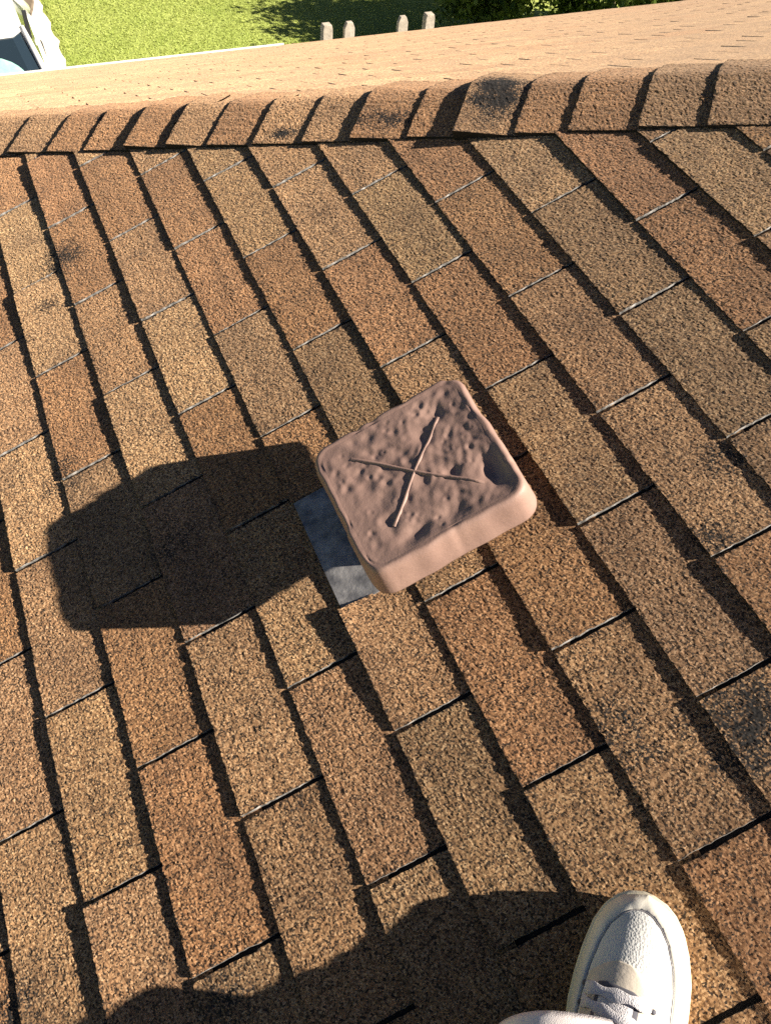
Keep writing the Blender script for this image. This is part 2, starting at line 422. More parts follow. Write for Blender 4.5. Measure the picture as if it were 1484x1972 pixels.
def fine_tab(k, b0, b1, res, lift=(0.0045, 0.0045), tint=MID, gran=0.00042, gap0=0.0035, gap1=0.0035):
    """one tab of a three-tab shingle: granule-rough top, butt edge towards the eave, cut edges in the slots"""
    lb0, lb1 = b0 + gap0, b1 - gap1
    nc = max(6, int((lb1 - lb0) / res)); ne = int(0.1285 / res) + 1
    bm_ = (b0 + b1) / 2; oa = line_a(k, bm_)
    bb = np.linspace(lb0, lb1, nc)
    next_a = np.array([line_a(k + 1, b) for b in bb]); this_a = np.array([line_a(k, b) for b in bb])
    ex = next_a - this_a
    fr = np.concatenate([np.linspace(0, 1, ne), [1.06, 1.22]])
    nr = len(fr)
    A = this_a[None] + fr[:, None] * ex[None]
    B = np.repeat(bb[None], nr, 0)
    jag = smooth_line(nc, 3, 0.0005) + smooth_line(nc, 1, 0.0005)
    A[0] += jag; A[1] += jag * 0.5
    lf = np.linspace(lift[0], lift[1], nc) + smooth_line(nc, 12, 0.00028) + smooth_line(nc, 1.6, 0.00038)
    lf = np.maximum(lf, 0.0022)
    N = lf[None] * np.clip(1 - fr[:, None], -0.3, 1) ** 1.0 if True else 0
    N = lf[None] * np.where(fr[:, None] < 1, (1 - np.minimum(fr[:, None], 1)), 0) - 0.0015 * np.clip(fr[:, None] - 1, 0, 1)
    extra = np.clip(lf - 0.007, 0, 1)
    N = N - extra[None] * np.clip(1 - fr[:, None], 0, 1) * np.clip(fr[:, None] * 2.0, 0, 1) * 0.7
    G = granules(nr, nc, gran); G[-2:] *= 0.2
    N = N + G + (smooth_line(nr, 8, 0.0002))[:, None]
    B = B + rng.normal(0, res * 0.18, B.shape); A[1:-2] += rng.normal(0, res * 0.18, A[1:-2].shape)
    B[:, 0] = lb0 + smooth_line(nr, 3, 0.0005); B[:, -1] = lb1 + smooth_line(nr, 3, 0.0005)
    hipb = (HIPC - A) * CT - 0.10
    B = np.minimum(B, np.maximum(hipb, lb0 - 0.05))
    V = np.stack([A - oa, B - b0, N], -1).reshape(-1, 3)
    # edge strips
    bot = np.stack([A[0] - oa + 0.0004, B[0] - b0, np.full(nc, -0.003)], -1)
    s0 = np.stack([A[:, 0] - oa, B[:, 0] - b0, np.full(nr, -0.0035)], -1)
    s1 = np.stack([A[:, -1] - oa, B[:, -1] - b0, np.full(nr, -0.0035)], -1)
    nv = nr * nc
    F = [grid_faces(nr, nc)[:, ::-1]]
    j = np.arange(nc - 1)
    F.append(np.stack([j, j + 1, nv + j + 1, nv + j], -1))
    i = np.arange(nr - 1); o0 = nv + nc; o1 = o0 + nr
    F.append(np.stack([i * nc, o0 + i, o0 + i + 1, (i + 1) * nc], -1)[:, ::-1])
    F.append(np.stack([i * nc + nc - 1, (i + 1) * nc + nc - 1, o1 + i + 1, o1 + i], -1)[:, ::-1])
    mi = np.concatenate([np.full(len(F[0]), 0), np.full(nc - 1, 1), np.full(2 * (nr - 1), 2)])
    Vall = np.concatenate([V, bot, s0, s1])
    d_edge = np.minimum(np.minimum(B - lb0, lb1 - B), (A - this_a[None]) * 1.6)
    wear = 0.42 * np.exp(-np.clip(d_edge, 0, 1) / 0.007) + 0.10
    for wa, wb_, r_, s_ in worn_p:
        wear = np.maximum(wear, 0.82 * s_ * np.exp(-((A - wa) ** 2 + (B - wb_) ** 2) / (2 * (0.6 * r_) ** 2)))
    ne_ = len(Vall) - nv
    wear = np.concatenate([wear.ravel(), np.zeros(ne_)])
    col = np.tile(np.array([*tint, 1.0]), (len(Vall), 1))
    me = mesh_np('shingle', Vall, np.concatenate(F), [M_SH, M_BUTT, M_SLOT], mi, False,
                 {'tint': ('FLOAT_COLOR', col), 'wear': ('FLOAT', wear)})
    return link('shingle', me, main, (oa, b0, 0))

FL_A0, FL_B0, FL_B1 = 0.515, 0.519, 0.747        # flashing of the vent
coarse = []                                      # tabs that go into the joined field
tabs = []
n_fine = 0
for k in range(-46, 42):
    j0 = -96 + ((k + 96) % 2)
    for j in range(j0, 62, 2):
        b0, b1 = slot_b(k, j), slot_b(k, j + 2)
        a0 = line_a(k, (b0 + b1) / 2)
        if a0 > RX / CT - 0.1 or a0 < EX / CT - 0.02 or b0 < YB or a0 + b0 / CT > HIPC - 0.05: continue
        pp = [to_px(P2W(a, b, 0)) for a in (a0, a0 + E_) for b in (b0, (b0 + b1) / 2, b1)]
        inside = any(-60 < u < 1544 and -60 < v < 2040 for u, v in pp)
        near = any(-420 < u < 1900 and -300 < v < 2330 for u, v in pp)
        if inside or near: tabs.append((k, j, b0, b1, inside, a0))
        else: coarse.append((k, b0, b1))
LIFT = {}
def curl():
    l = rng.normal(0.0050, 0.0007, 2)
    if rng.uniform() < 0.35: l[rng.integers(2)] += rng.uniform(0.001, 0.004)
    return tuple(np.clip(l, 0.0035, 0.010))
for k, j, b0, b1, inside, a0 in tabs:
    cu, cv = to_px(P2W(a0 + E_ / 2, (b0 + b1) / 2, 0))
    best = min(tint_pts, key=lambda t: (t[0] - cu) ** 2 + (t[1] - cv) ** 2)
    base = best[2] if (best[0] - cu) ** 2 + (best[1] - cv) ** 2 < 75 ** 2 else random.choice([MID, MID, TAN, RUST, GREY])
    f = rng.normal(1, 0.05)
    base = 0.85 * np.array(base) + 0.15 * np.array((1.04, 0.945, 0.86))
    tint = tuple(np.clip(base * f * rng.normal(1, 0.012, 3), 0.3, 2))
    res = 0.0026 if inside else 0.0058
    g = 0.00036 if inside else 0.0005
    spans = [(b0, b1, curl(), 0.0035, 0.0035)]
    if k == 4 and b0 < FL_B1 and b1 > FL_B0:     # cut round the vent's flashing
        spans = []
        if b0 < FL_B0 - 0.02: spans.append((b0, FL_B0 + 0.004, (0.005, 0.015), 0.0035, 0.001))
        if b1 > FL_B1 + 0.02: spans.append((FL_B1, b1, (0.005, 0.0045), 0.002, 0.0035))
    for s0_, s1_, lf, g0, g1 in spans:
        fine_tab(k, s0_, s1_, res, lf, tint, g, g0, g1)

# ---- every other shingle of the two slopes, joined
def coarse_field(name, items, parent, clip=None, sunlit_gain=1.0):
    """items: (a0, a1, b0, b1); wedge-shaped tabs"""
    it = np.array(items); n = len(it)
    a0, a1, b0, b1 = it.T
    lf = rng.normal(0.0046, 0.0007, n)
    g = 0.0035
    V = np.zeros((n, 8, 3))
    e = 0.02
    for q, (aa_, bb_, nn_) in enumerate([(a0, b0 + g, lf), (a0, b1 - g, lf + rng.normal(0, 0.0006, n)), (a1 + e, b1 - g, -0.0006 + 0 * lf), (a1 + e, b0 + g, -0.0006 + 0 * lf),
                                         (a0, b0 + g, -0.003 + 0 * lf), (a0, b1 - g, -0.003 + 0 * lf), (a1 + e, b1 - g, -0.0035 + 0 * lf), (a1 + e, b0 + g, -0.0035 + 0 * lf)]):
        V[:, q] = np.stack([aa_, bb_, nn_], -1)
    if clip: V = clip(V)
    F = np.array([[0, 3, 2, 1], [0, 1, 5, 4], [0, 4, 7, 3], [1, 2, 6, 5]])
    FF = (F[None] + (np.arange(n) * 8)[:, None, None]).reshape(-1, 4)
    mi = np.tile([0, 1, 2, 2], n)
    pal = np.array([MID, MID, TAN, RUST, GREY, BUFF])
    col = pal[rng.integers(0, 6, n)] * rng.normal(1, 0.06, (n, 1)) * sunlit_gain
    col = np.concatenate([col, np.ones((n, 1))], 1)
    me = mesh_np(name, V.reshape(-1, 3), FF, [M_SHF, M_BUTT, M_SLOT], mi, False,
                 {'tint': ('FLOAT_COLOR', np.repeat(col, 8, 0)), 'wear': ('FLOAT', np.full(n * 8, 0.12))})
    return tag(link(name, me, parent), kind='stuff')
def clip_main(V):
    V[..., 1] = np.minimum(V[..., 1], (HIPC - V[..., 0]) * CT - 0.09); return V
coarse_field('shingle_field', [(line_a(k, b0), line_a(k + 1, b0), b0, b1) for k, b0, b1 in coarse], main, clip_main)
items = []
for k in range(0, 80):
    a0 = k * E_
    y = EY - a0 * CT
    xl, xr_ = Y0 - y, XR - (EY - y)
    for j in range(-40, 60):
        b0 = (j + 0.5 * (k % 2)) * 2 * T_ + 0.01 * math.sin(k * 3.3)
        b1 = b0 + 2 * T_
        if b1 < xl or b0 > xr_ or a0 > adjL: continue
        items.append((a0, a0 + E_, b0, b1))
def clip_far(V):
    y = EY - V[..., 0] * CT
    V[..., 1] = np.clip(V[..., 1], Y0 - y + 0.08, np.maximum(XR - (EY - y), Y0 - y + 0.081)); return V
coarse_field('shingle_field', items, far, clip_far, 1.15)  # far-slope tint lightened, painting in the sunlit look of its granules

# ---- hip caps: bent shingles lapped up the hip
hd_p = Vector((1 / CT, -1, 0)).normalized(); md_p = Vector((-CT * (1 / CT), -1 / CT * 1, 0))
md_p = Vector((-1, -1 / CT, 0)).normalized()
HD = MAIN_ROT @ hd_p; MD = MAIN_ROT @ md_p; NM = MAIN_ROT @ Vector((0, 0, 1))
nn = Vector((1, 1, 0)).normalized()
mir = lambda v: v - nn * (2 * v.dot(nn))
QD = mir(MD); NQ = mir(NM)
hip0 = MAIN_ROT @ (Vector((1, 1 / CT, 0)) * (HIPC / (1 + 1 / CT ** 2)))
row = empty('hip_cap_row', HOFF, house)
HW = 0.150
def hip_cap(s0, s1, res, tint, wear_f, lift=0.008, gran=0.00038, lift2=None):
    nc = max(9, int(2 * HW / res)); nr = max(4, int((s1 - s0 + 0.03) / res))
    w0 = HW + rng.normal(0, 0.002)
    d = np.linspace(-w0, w0, nc); ss = np.linspace(s0, s1 + 0.03, nr)
    rho = 0.022
    fpos = 0.5 * (d + np.sqrt(d * d + rho * rho)); fneg = 0.5 * (-d + np.sqrt(d * d + rho * rho))
    wq = fpos / (fpos + fneg)
    tilt = rng.normal(0, 0.010)
    md, qd, hd, nm, nq = (np.array(v) for v in (MD, QD, HD, NM, NQ))
    nrm = nm[None] * wq[:, None] + nq[None] * (1 - wq[:, None]); nrm /= np.linalg.norm(nrm, axis=1)[:, None]
    u = (ss - s0) / (s1 - s0)
    lf0 = lift + smooth_line(nc, 8, 0.0004) + smooth_line(nc, 2, 0.0004)
    if lift2: lf0 = lf0 + np.interp(d, [-w0, 0, w0], [0, 0.3 * lift2, lift2])
    H = lf0[None] * np.clip(1 - u, -0.2, 1)[:, None] + 0.0058 + granules(nr, nc, gran)
    Sg = np.repeat(ss[:, None], nc, 1) + rng.normal(0, res * 0.15, (nr, nc))
    Sg[0] = s0 + smooth_line(nc, 4, 0.0009); Sg += (tilt * d)[None]
    base = fpos[:, None] * md[None] + fneg[:, None] * qd[None]
    P = np.array(hip0)[None, None] + base[None] + Sg[..., None] * hd + H[..., None] * nrm[None]
    og = np.array(hip0) + hd * s0
    V = (P - og).reshape(-1, 3)
    nv = nr * nc
    b_ = P[0] - og - nrm * (H[0] - 0.0012)[:, None]
    e0 = P[:, 0] - og - nrm[0] * (H[:, 0] - 0.0005)[:, None]; e1 = P[:, -1] - og - nrm[-1] * (H[:, -1] - 0.0005)[:, None]
    F = [grid_faces(nr, nc)]
    jj = np.arange(nc - 1); ii = np.arange(nr - 1); o0 = nv + nc; o1 = o0 + nr
    F.append(np.stack([jj + 1, jj, nv + jj, nv + jj + 1], -1))
    F.append(np.stack([(ii + 1) * nc, o0 + ii + 1, o0 + ii, ii * nc], -1)[:, ::-1])
    F.append(np.stack([ii * nc + nc - 1, o1 + ii, o1 + ii + 1, (ii + 1) * nc + nc - 1], -1)[:, ::-1])
    mi = np.concatenate([np.full(len(F[0]), 0), np.full(nc - 1 + 2 * (nr - 1), 1)])
    Vall = np.concatenate([V, b_, e0, e1])
    w_ = np.full(Vall.shape[0], 0.10)
    edge = np.minimum((u * 0.125)[:, None] + 0 * d[None], (w0 - np.abs(d))[None] + 0 * u[:, None])
    w_[:nv] = np.maximum(0.45 * np.exp(-np.clip(edge, 0, 1) / 0.008) + 0.12, wear_f(u[:, None] + 0 * d[None], d[None] + 0 * u[:, None])).ravel()
    col = np.tile(np.array([*tint, 1.0]), (len(Vall), 1))
    me = mesh_np('hip_cap', Vall, np.concatenate(F), [M_SH, M_BUTT], mi, False, {'tint': ('FLOAT_COLOR', col), 'wear': ('FLOAT', w_)})
    return link('hip_cap', me, row, Vector(og))
caps = [-1.343, -1.201, -1.079, -0.947, -0.819, -0.702, -0.573, -0.445, -0.323, -0.189, -0.085, 0.045, 0.153, 0.285, 0.406]
while caps[0] > -2.2: caps.insert(0, caps[0] - 0.127)
while caps[-1] < 1.1: caps.append(caps[-1] + 0.127)
fine_rng = (caps[0], caps[-1])
lo = list(caps)
while lo[0] - 0.127 > -9.0 and (hip0 + HD * (lo[0] - 0.127)).z > EZ + 0.03: lo.insert(0, lo[0] - 0.127)
while (hip0 + HD * (lo[-1] + 0.254)).z < S * RX: lo.append(lo[-1] + 0.127)
nowear = lambda u, d: 0 * u
for s0, s1 in zip(lo[:-1], lo[1:]):
    fine = fine_rng[0] - 0.01 <= s0 <= fine_rng[1] + 0.01
    vis = -1.6 < s0 < 0.65
    f = rng.normal(0.95, 0.07)
    tint = tuple(np.array(random.choice([MID, RUST, RUST, MID])) * f)
    wf = nowear; l2 = None; lift = 0.0058
    if abs(s0 + 0.085) < 0.01:              # the cap with its granules gone
        wf = lambda u, d: 1.0 * np.exp(-((u - 0.45) / 0.6) ** 2) * np.exp(-((d - 0.03) / 0.12) ** 2); lift = 0.014; l2 = 0.004
    elif abs(s0 + 0.323) < 0.01: wf = lambda u, d: 0.7 * np.exp(-((d - 0.09) / 0.05) ** 2); lift = 0.010
    elif abs(s0 + 0.573) < 0.01: wf = lambda u, d: 0.85 * np.exp(-((d - 0.12) / 0.025) ** 2 - ((u - 0.5) / 0.4) ** 2)
    elif abs(s0 + 0.947) < 0.01 or abs(s0 + 0.819) < 0.01: lift = 0.012
    elif abs(s0 + 1.201) < 0.01: wf = lambda u, d: 0.8 * np.exp(-((d - 0.03) / 0.03) ** 2 - ((u - 0.9) / 0.2) ** 2)
    hip_cap(s0, s1, (0.0034 if vis else 0.007) if fine else 0.03, tint, wf, lift, 0.00038 if fine else 0.0, l2)

# ridge caps along the top of the house, out of the photograph
M_RIDGE = M_BACK
rc = MB(); vs = []
for y in (YB, Y0 - RX):
    vs += [(RX - 0.14 * CT, y, S * RX - ZG - 0.14 * ST + 0.012), (RX, y, S * RX - ZG + 0.014), (RX + 0.14 * CT, y, S * RX - ZG - 0.14 * ST + 0.012)]
rc.add(vs, [(0, 1, 4, 3), (1, 2, 5, 4)]); rc.build('ridge_cap_strip', M_RIDGE, house)

# ------------------------------------------------------------------ the hail-dented roof vent
VA, VB = 0.7175, 0.601
def mat_vent():
    mt, nt, nd, lk, bs = new_mat('vent_paint')
    tc = nd.new('ShaderNodeTexCoord')
    n = noise(nd, lk, tc.outputs['Object'], 14, 5, 0.6); n2 = noise(nd, lk, tc.outputs['Object'], 160, 4, 0.7)
    r = ramp(nd, [(0.35, (0.235, 0.150, 0.124)), (0.68, (0.305, 0.197, 0.160))]); lk.new(n, r.inputs[0])
    r2 = ramp(nd, [(0.24, (0.45, 0.42, 0.42)), (0.36, (1, 1, 1))]); lk.new(n2, r2.inputs[0])
    lk.new(mixc(nd, lk, 0.6, r.outputs[0], mixc(nd, lk, 1.0, r.outputs[0], r2.outputs[0], 'MULTIPLY')), bs.inputs['Base Color'])
    bs.inputs['Roughness'].default_value = 0.55; bs.inputs['Specular IOR Level'].default_value = 0.35
    bp = nd.new('ShaderNodeBump'); bp.inputs['Strength'].default_value = 0.25; bp.inputs['Distance'].default_value = 0.002
    lk.new(n2, bp.inputs['Height']); lk.new(bp.outputs[0], bs.inputs['Normal'])
    return mt
M_VENT = mat_vent()
M_FLASH = mat_plain('galvanised_flashing', (0.34, 0.33, 0.33), 0.55, 0.5, metal=0.2, col2=(0.12, 0.12, 0.13), vscale=38, bump=0.1, bscale=120)
M_DARK = mat_plain('vent_inside', (0.02, 0.018, 0.018), 0.8)
vent = empty('roof_vent', P2W(VA, VB, 0))
vent.rotation_euler = MAIN_ROT.to_euler()
tag(vent, 'hail-dented mauve brown square roof vent with a raised cross on its hood', 'roof vent')
HX, HY, HT, HB = 0.1270, 0.1225, 0.126, 0.066     # rim half sizes, top and bottom heights
def rrect(t, hx, hy, r):
    """closed rounded rectangle, t in 0..1 by angle"""
    n = len(t); per = []
    pts = []
    for cx_, cy_, a0 in ((hx - r, hy - r, 0), (-hx + r, hy - r, 90), (-hx + r, -hy + r, 180), (hx - r, -hy + r, 270)):
        for q in np.linspace(0, 90, 25): pts.append((cx_ + r * math.cos(math.radians(a0 + q)), cy_ + r * math.sin(math.radians(a0 + q))))
    pts.append(pts[0]); pts = np.array(pts)
    L = np.concatenate([[0], np.cumsum(np.hypot(*np.diff(pts, axis=0).T))]); L /= L[-1]
    return np.interp(t, L, pts[:, 0]), np.interp(t, L, pts[:, 1])
NT, NR = 300, 84
tt = np.arange(NT) / NT
ox, oy = rrect(tt, HX - 0.008, HY - 0.008, 0.024)
rho_ = np.linspace(0.012, 1, NR)
X = rho_[:, None] * ox[None]; Yv = rho_[:, None] * oy[None]
def vent_height(x, y):
    rr = np.maximum(np.abs(x) / (HX - 0.006), np.abs(y) / (HY - 0.006))
    dish = 0.0022 * (1 - np.clip(rr, 0, 1) ** 2.6)
    z = -dish
    # broad sags towards the upslope and lower sides
    for cx_, cy_, dp, sx, sy in ((0.097, -0.064, 0.0095, 0.018, 0.028), (0.088, 0.030, 0.0024, 0.020, 0.040), (0.068, 0.078, 0.0040, 0.022, 0.020), (0.045, -0.030, 0.0022, 0.020, 0.020),
                                 (0.020, -0.092, 0.0050, 0.024, 0.014), (-0.040, -0.092, 0.0055, 0.018, 0.012), (0.045, 0.045, 0.0030, 0.016, 0.022), (-0.060, 0.020, 0.0015, 0.040, 0.050)):
        z = z - dp * np.exp(-((x - cx_) / sx) ** 2 - ((y - cy_) / sy) ** 2)
    # hammered waviness, stronger on the upslope half
    k = 0.35 + 0.65 / (1 + np.exp(-(x - 0.01) / 0.02))
    w = (np.sin(x * 210 + 2.1 * np.sin(y * 95)) * np.sin(y * 185 + 1.7 * np.sin(x * 110 + 1)) + 0.7 * np.sin(x * 330 + y * 140 + 2) * np.sin(y * 290 - x * 90))
    return z + 0.00045 * k * w * np.clip((1 - rr) * 6, 0, 1)
r2 = np.random.default_rng(4)
dents = []
for _ in range(130):
    cx_, cy_ = r2.uniform(-0.12, 0.12), r2.uniform(-0.115, 0.115)
    s_ = abs(r2.normal(0.0, 0.0026)) + 0.0024
    dents.append((cx_, cy_, s_ * r2.uniform(0.08, 0.26), s_))
for _ in range(36):
    dents.append((r2.uniform(-0.09, 0.1), r2.uniform(-0.1, 0.1), r2.uniform(0.0007, 0.0017), r2.uniform(0.008, 0.015)))
Z = vent_height(X, Yv)
DEN = np.zeros_like(Z)
for cx_, cy_, dp, s_ in dents:
    q = ((X - cx_) ** 2 + (Yv - cy_) ** 2) / (s_ * s_)
    DEN += -dp * np.exp(-q) + 0.22 * dp * np.exp(-(np.sqrt(q) - 1.9) ** 2 * 2)
edge_fade = np.clip((1.0 - rho_) / 0.10, 0.0, 1)[:, None]
Z = HT + Z * np.clip((1.0 - rho_) / 0.05, 0, 1)[:, None] ** 0.7 + DEN * (0.25 + 0.75 * edge_fade)
# knocked-in rim: uneven outline
wob = sum(a_ * np.sin(2 * np.pi * f_ * tt + p_) for a_, f_, p_ in ((0.0010, 7, 0.4), (0.0007, 13, 2.0), (0.0006, 23, 1.1)))
nick = np.zeros(NT)
for c_, d_, w_ in ((0.17, 0.0035, 0.010), (0.20, 0.003, 0.008), (0.43, 0.002, 0.008), (0.51, 0.0028, 0.012), (0.66, 0.0022, 0.008), (0.83, 0.0025, 0.007), (0.03, 0.003, 0.008), (0.95, 0.002, 0.01), (0.30, 0.003, 0.01)):
    dd = np.minimum(np.abs(tt - c_), 1 - np.abs(tt - c_)); nick += d_ * np.exp(-(dd / w_) ** 2)
rows_ = [np.stack([X[i], Yv[i], Z[i]], -1) for i in range(NR)]
rows_[-1][:, 2] -= nick * 0.5
def ring(off, z, k=1.0, r=0.028):
    a_, b_ = rrect(tt, HX + off, HY + off, r + off * 0.6)
    ln = np.hypot(a_, b_)
    sc_ = 1 + (wob * k - nick * k * 0.7) / ln
    return np.stack([a_ * sc_, b_ * sc_, np.full(NT, z) - nick * 0.5 * k], -1)
# rolled rim, flared skirt, turned-under lip
for off, z in ((-0.0045, HT + 0.0012), (-0.0015, HT + 0.0008), (0.0010, HT - 0.0015), (0.0030, HT - 0.0050), (0.0045, HT - 0.011), (0.0058, HT - 0.022),
               (0.0072, HT - 0.036), (0.0085, HB + 0.010), (0.0095, HB + 0.003), (0.0092, HB), (0.0070, HB - 0.0005), (0.0055, HB + 0.004), (0.004, HT - 0.025)):
    rows_.append(ring(off, z, 1.0 if z > HB + 0.012 else 0.5))
V = np.concatenate([np.array([[0, 0, Z[0].mean()]])] + rows_)
nrw = len(rows_)
F4 = grid_faces(nrw, NT, 1, True)
fl = [tuple(f) for f in F4.tolist()] + [(0, 1 + k, 1 + (k + 1) % NT) for k in range(NT)]
hood = link('hood', mesh_np('hood', V, fl, [M_VENT], None, True), vent)
hood['label'] = 'dented mauve brown metal hood'
# two pressed ribs that cross
def rib(p, q, name='rib'):
    n = 46; vs = []; p, q = np.array(p), np.array(q); d = (q - p) / np.linalg.norm(q - p); nr_ = np.array([-d[1], d[0]])
    for i in range(n):
        t = i / (n - 1); c = p + (q - p) * t
        hgt = 0.0017 * min(1, min(t, 1 - t) / 0.06) + 0.0004
        c = c + nr_ * 0.0012 * math.sin(t * 9)
        z = HT + float(vent_height(np.array([c[0]]), np.array([c[1]]))[0])
        for w_, h_ in ((-0.0042, -0.003), (-0.0026, 0.0004), (-0.0012, 1.0), (0.0012, 1.0), (0.0026, 0.0004), (0.0042, -0.003)):
            hz = hgt if h_ == 1.0 else h_
            vs.append((c[0] + nr_[0] * w_, c[1] + nr_[1] * w_, z + hz))
    fs = grid_faces(n, 6)[:, ::-1]
    return link(name, mesh_np(name, vs, fs, [M_VENT], None, True), vent)
rib((0.0695 + 0.002, 0.068), (-0.0655, -0.066))
rib((-0.0745, 0.077), (0.0775, -0.077))
# throat and flashing
th_ = MB(); n = 40; vs = []
for r_, z in ((0.098, 0.0075), (0.095, 0.012), (0.088, 0.020), (0.086, 0.105)):
    vs += [(r_ * math.cos(2 * math.pi * k / n), r_ * math.sin(2 * math.pi * k / n), z) for k in range(n)]
th_.add(vs, [(i * n + k, i * n + (k + 1) % n, (i + 1) * n + (k + 1) % n, (i + 1) * n + k) for i in range(3) for k in range(n)])
th_.build('throat', M_VENT, vent, True)
fx0, fx1, fy0, fy1 = FL_A0 - VA, 0.105, FL_B0 - VB, FL_B1 - VB
nx, ny = 34, 26; gx_, gy_ = np.meshgrid(np.linspace(fx0, fx1, nx), np.linspace(fy0, fy1, ny), indexing='ij')
gz_ = 0.0062 + 0.0008 * np.sin(gx_ * 60) * np.cos(gy_ * 47) + 0.0010 * np.sin(gy_ * 33 + 1) - 0.002 * np.clip(gx_ - fx0 - 0.1, 0, 1) / 0.1
top = np.stack([gx_, gy_, gz_], -1).reshape(-1, 3)
fl_f = grid_faces(nx, ny)
sid = []
o = len(top)
bot_ = top - np.array([0, 0, 0.0012])
idx = lambda i, j: i * ny + j
for i in range(nx - 1):
    sid += [(idx(i, 0), idx(i + 1, 0), o + idx(i + 1, 0), o + idx(i, 0)), (idx(i + 1, ny - 1), idx(i, ny - 1), o + idx(i, ny - 1), o + idx(i + 1, ny - 1))]
for j in range(ny - 1):
    sid += [(idx(0, j + 1), idx(0, j), o + idx(0, j), o + idx(0, j + 1)), (idx(nx - 1, j), idx(nx - 1, j + 1), o + idx(nx - 1, j + 1), o + idx(nx - 1, j))]
allf = [tuple(f) for f in fl_f[:, ::-1].tolist()] + [tuple(int(q) + o for q in f) for f in fl_f.tolist()] + sid
flo = link('flashing', mesh_np('flashing', np.concatenate([top, bot_]), allf, [M_FLASH]), vent)
flo['label'] = 'weathered grey metal flashing under the hood'

# ------------------------------------------------------------------ the person standing on the roof
person = empty('person', P2W(0.36, -0.45, 0))
person.rotation_euler = MAIN_ROT.to_euler()
tag(person, 'person in white trousers and a worn white lace-up sneaker standing on the shingles', 'person')
PO = Vector((0.36, -0.45, 0))
def mat_cloth(name, col, col2, scale=900, bump=0.3):
    mt, nt, nd, lk, bs = new_mat(name)
    tc = nd.new('ShaderNodeTexCoord')
    n = noise(nd, lk, tc.outputs['Object'], 22, 5, 0.6)
    r = ramp(nd, [(0.3, col2), (0.62, col)]); lk.new(n, r.inputs[0]); lk.new(r.outputs[0], bs.inputs['Base Color'])
    bs.inputs['Roughness'].default_value = 0.85; bs.inputs['Specular IOR Level'].default_value = 0.25
    v = nd.new('ShaderNodeTexVoronoi'); v.inputs['Scale'].default_value = scale; lk.new(tc.outputs['Object'], v.inputs['Vector'])
    bp = nd.new('ShaderNodeBump'); bp.inputs['Strength'].default_value = bump; bp.inputs['Distance'].default_value = 0.0012
    lk.new(v.outputs['Distance'], bp.inputs['Height']); lk.new(bp.outputs[0], bs.inputs['Normal'])
    return mt
M_MESH = mat_cloth('sneaker_mesh', (0.60, 0.60, 0.58), (0.50, 0.50, 0.48), 420, 0.5)
M_LEATH = mat_plain('sneaker_leather', (0.64, 0.61, 0.54), 0.6, 0.4, var=0.12, vscale=30, bump=0.06, bscale=300)
M_SOLE = mat_plain('sneaker_sole', (0.68, 0.61, 0.47), 0.7, 0.3, var=0.25, vscale=40, bump=0.08, bscale=150)
M_STAY = mat_plain('sneaker_eyestay', (0.60, 0.53, 0.44), 0.75, 0.3, var=0.15, vscale=40, bump=0.08, bscale=200)
M_LACE = mat_cloth('sneaker_lace', (0.60, 0.58, 0.59), (0.50, 0.48, 0.50), 700, 0.5)
M_SEAM = mat_plain('sneaker_stitch', (0.22, 0.21, 0.22), 0.9, 0.2)
M_TONG = mat_plain('sneaker_tongue', (0.10, 0.10, 0.12), 0.9, 0.2)
M_TROU = mat_cloth('trouser_cloth', (0.74, 0.68, 0.66), (0.64, 0.58, 0.57), 800, 0.25)
M_JACK = mat_cloth('shirt_cloth', (0.20, 0.24, 0.32), (0.14, 0.17, 0.24), 700, 0.3)
M_SKIN = mat_plain('skin', (0.46, 0.29, 0.21), 0.6, 0.4, var=0.1, vscale=25)
M_HAIR = mat_plain('hair', (0.05, 0.035, 0.025), 0.7, 0.3, var=0.3, vscale=80)

# sneaker: x across, y along (toe at y = 0, heel at y = -0.295), z up
SL = 0.292
ts = np.array([0, .004, .012, .025, .045, .07, .10, .13, .16, .19, .22, .25, .275, .288, .292])
wl = np.array([0.005, .019, .0300, .0400, .0480, .0535, .0562, .0565, .0530, .0440, .0420, .0400, .0340, .0200, .006])   # half width
cxs = np.array([-.004, -.004, -.004, -.004, -.003, -.001, .0, .001, .002, .002, .001, .0, .0, .0, .0])
zt = np.array([.028, .037, .046, .054, .061, .066, .073, .083, .094, .100, .098, .094, .090, .086, .080])             # crown height
f_w = lambda t: np.interp(t, ts, wl); f_c = lambda t: np.interp(t, ts, cxs); f_z = lambda t: np.interp(t, ts, zt)
SOLE_H = 0.026
def up_pt(t, s, off=0.0):
    """point of the upper at t from the toe, s in -1..1 across, raised by off"""
    w = f_w(t) * 0.955; zc = f_z(t)
    h = (zc - SOLE_H + 0.004) * max(0.0, 1 - s * s) ** 0.56
    sh = 1 - 0.10 * (h / max(zc, 1e-3))
    return Vector((f_c(t) + s * w * sh, -t, SOLE_H - 0.004 + h))
def up_n(t, s):
    e = 0.004
    du = up_pt(t, min(s + 0.03, 1)) - up_pt(t, max(s - 0.03, -1)); dv = up_pt(min(t + e, SL), s) - up_pt(max(t - e, 0), s)
    n_ = dv.cross(du) if True else None
    if n_.length < 1e-9: return Vector((0, 0, 1))
    n_.normalize()
    if n_.z < 0: n_ = -n_
    return n_
def smooth_t(n): return [SL * (0.5 - 0.5 * math.cos(math.pi * i / (n - 1))) for i in range(n)]
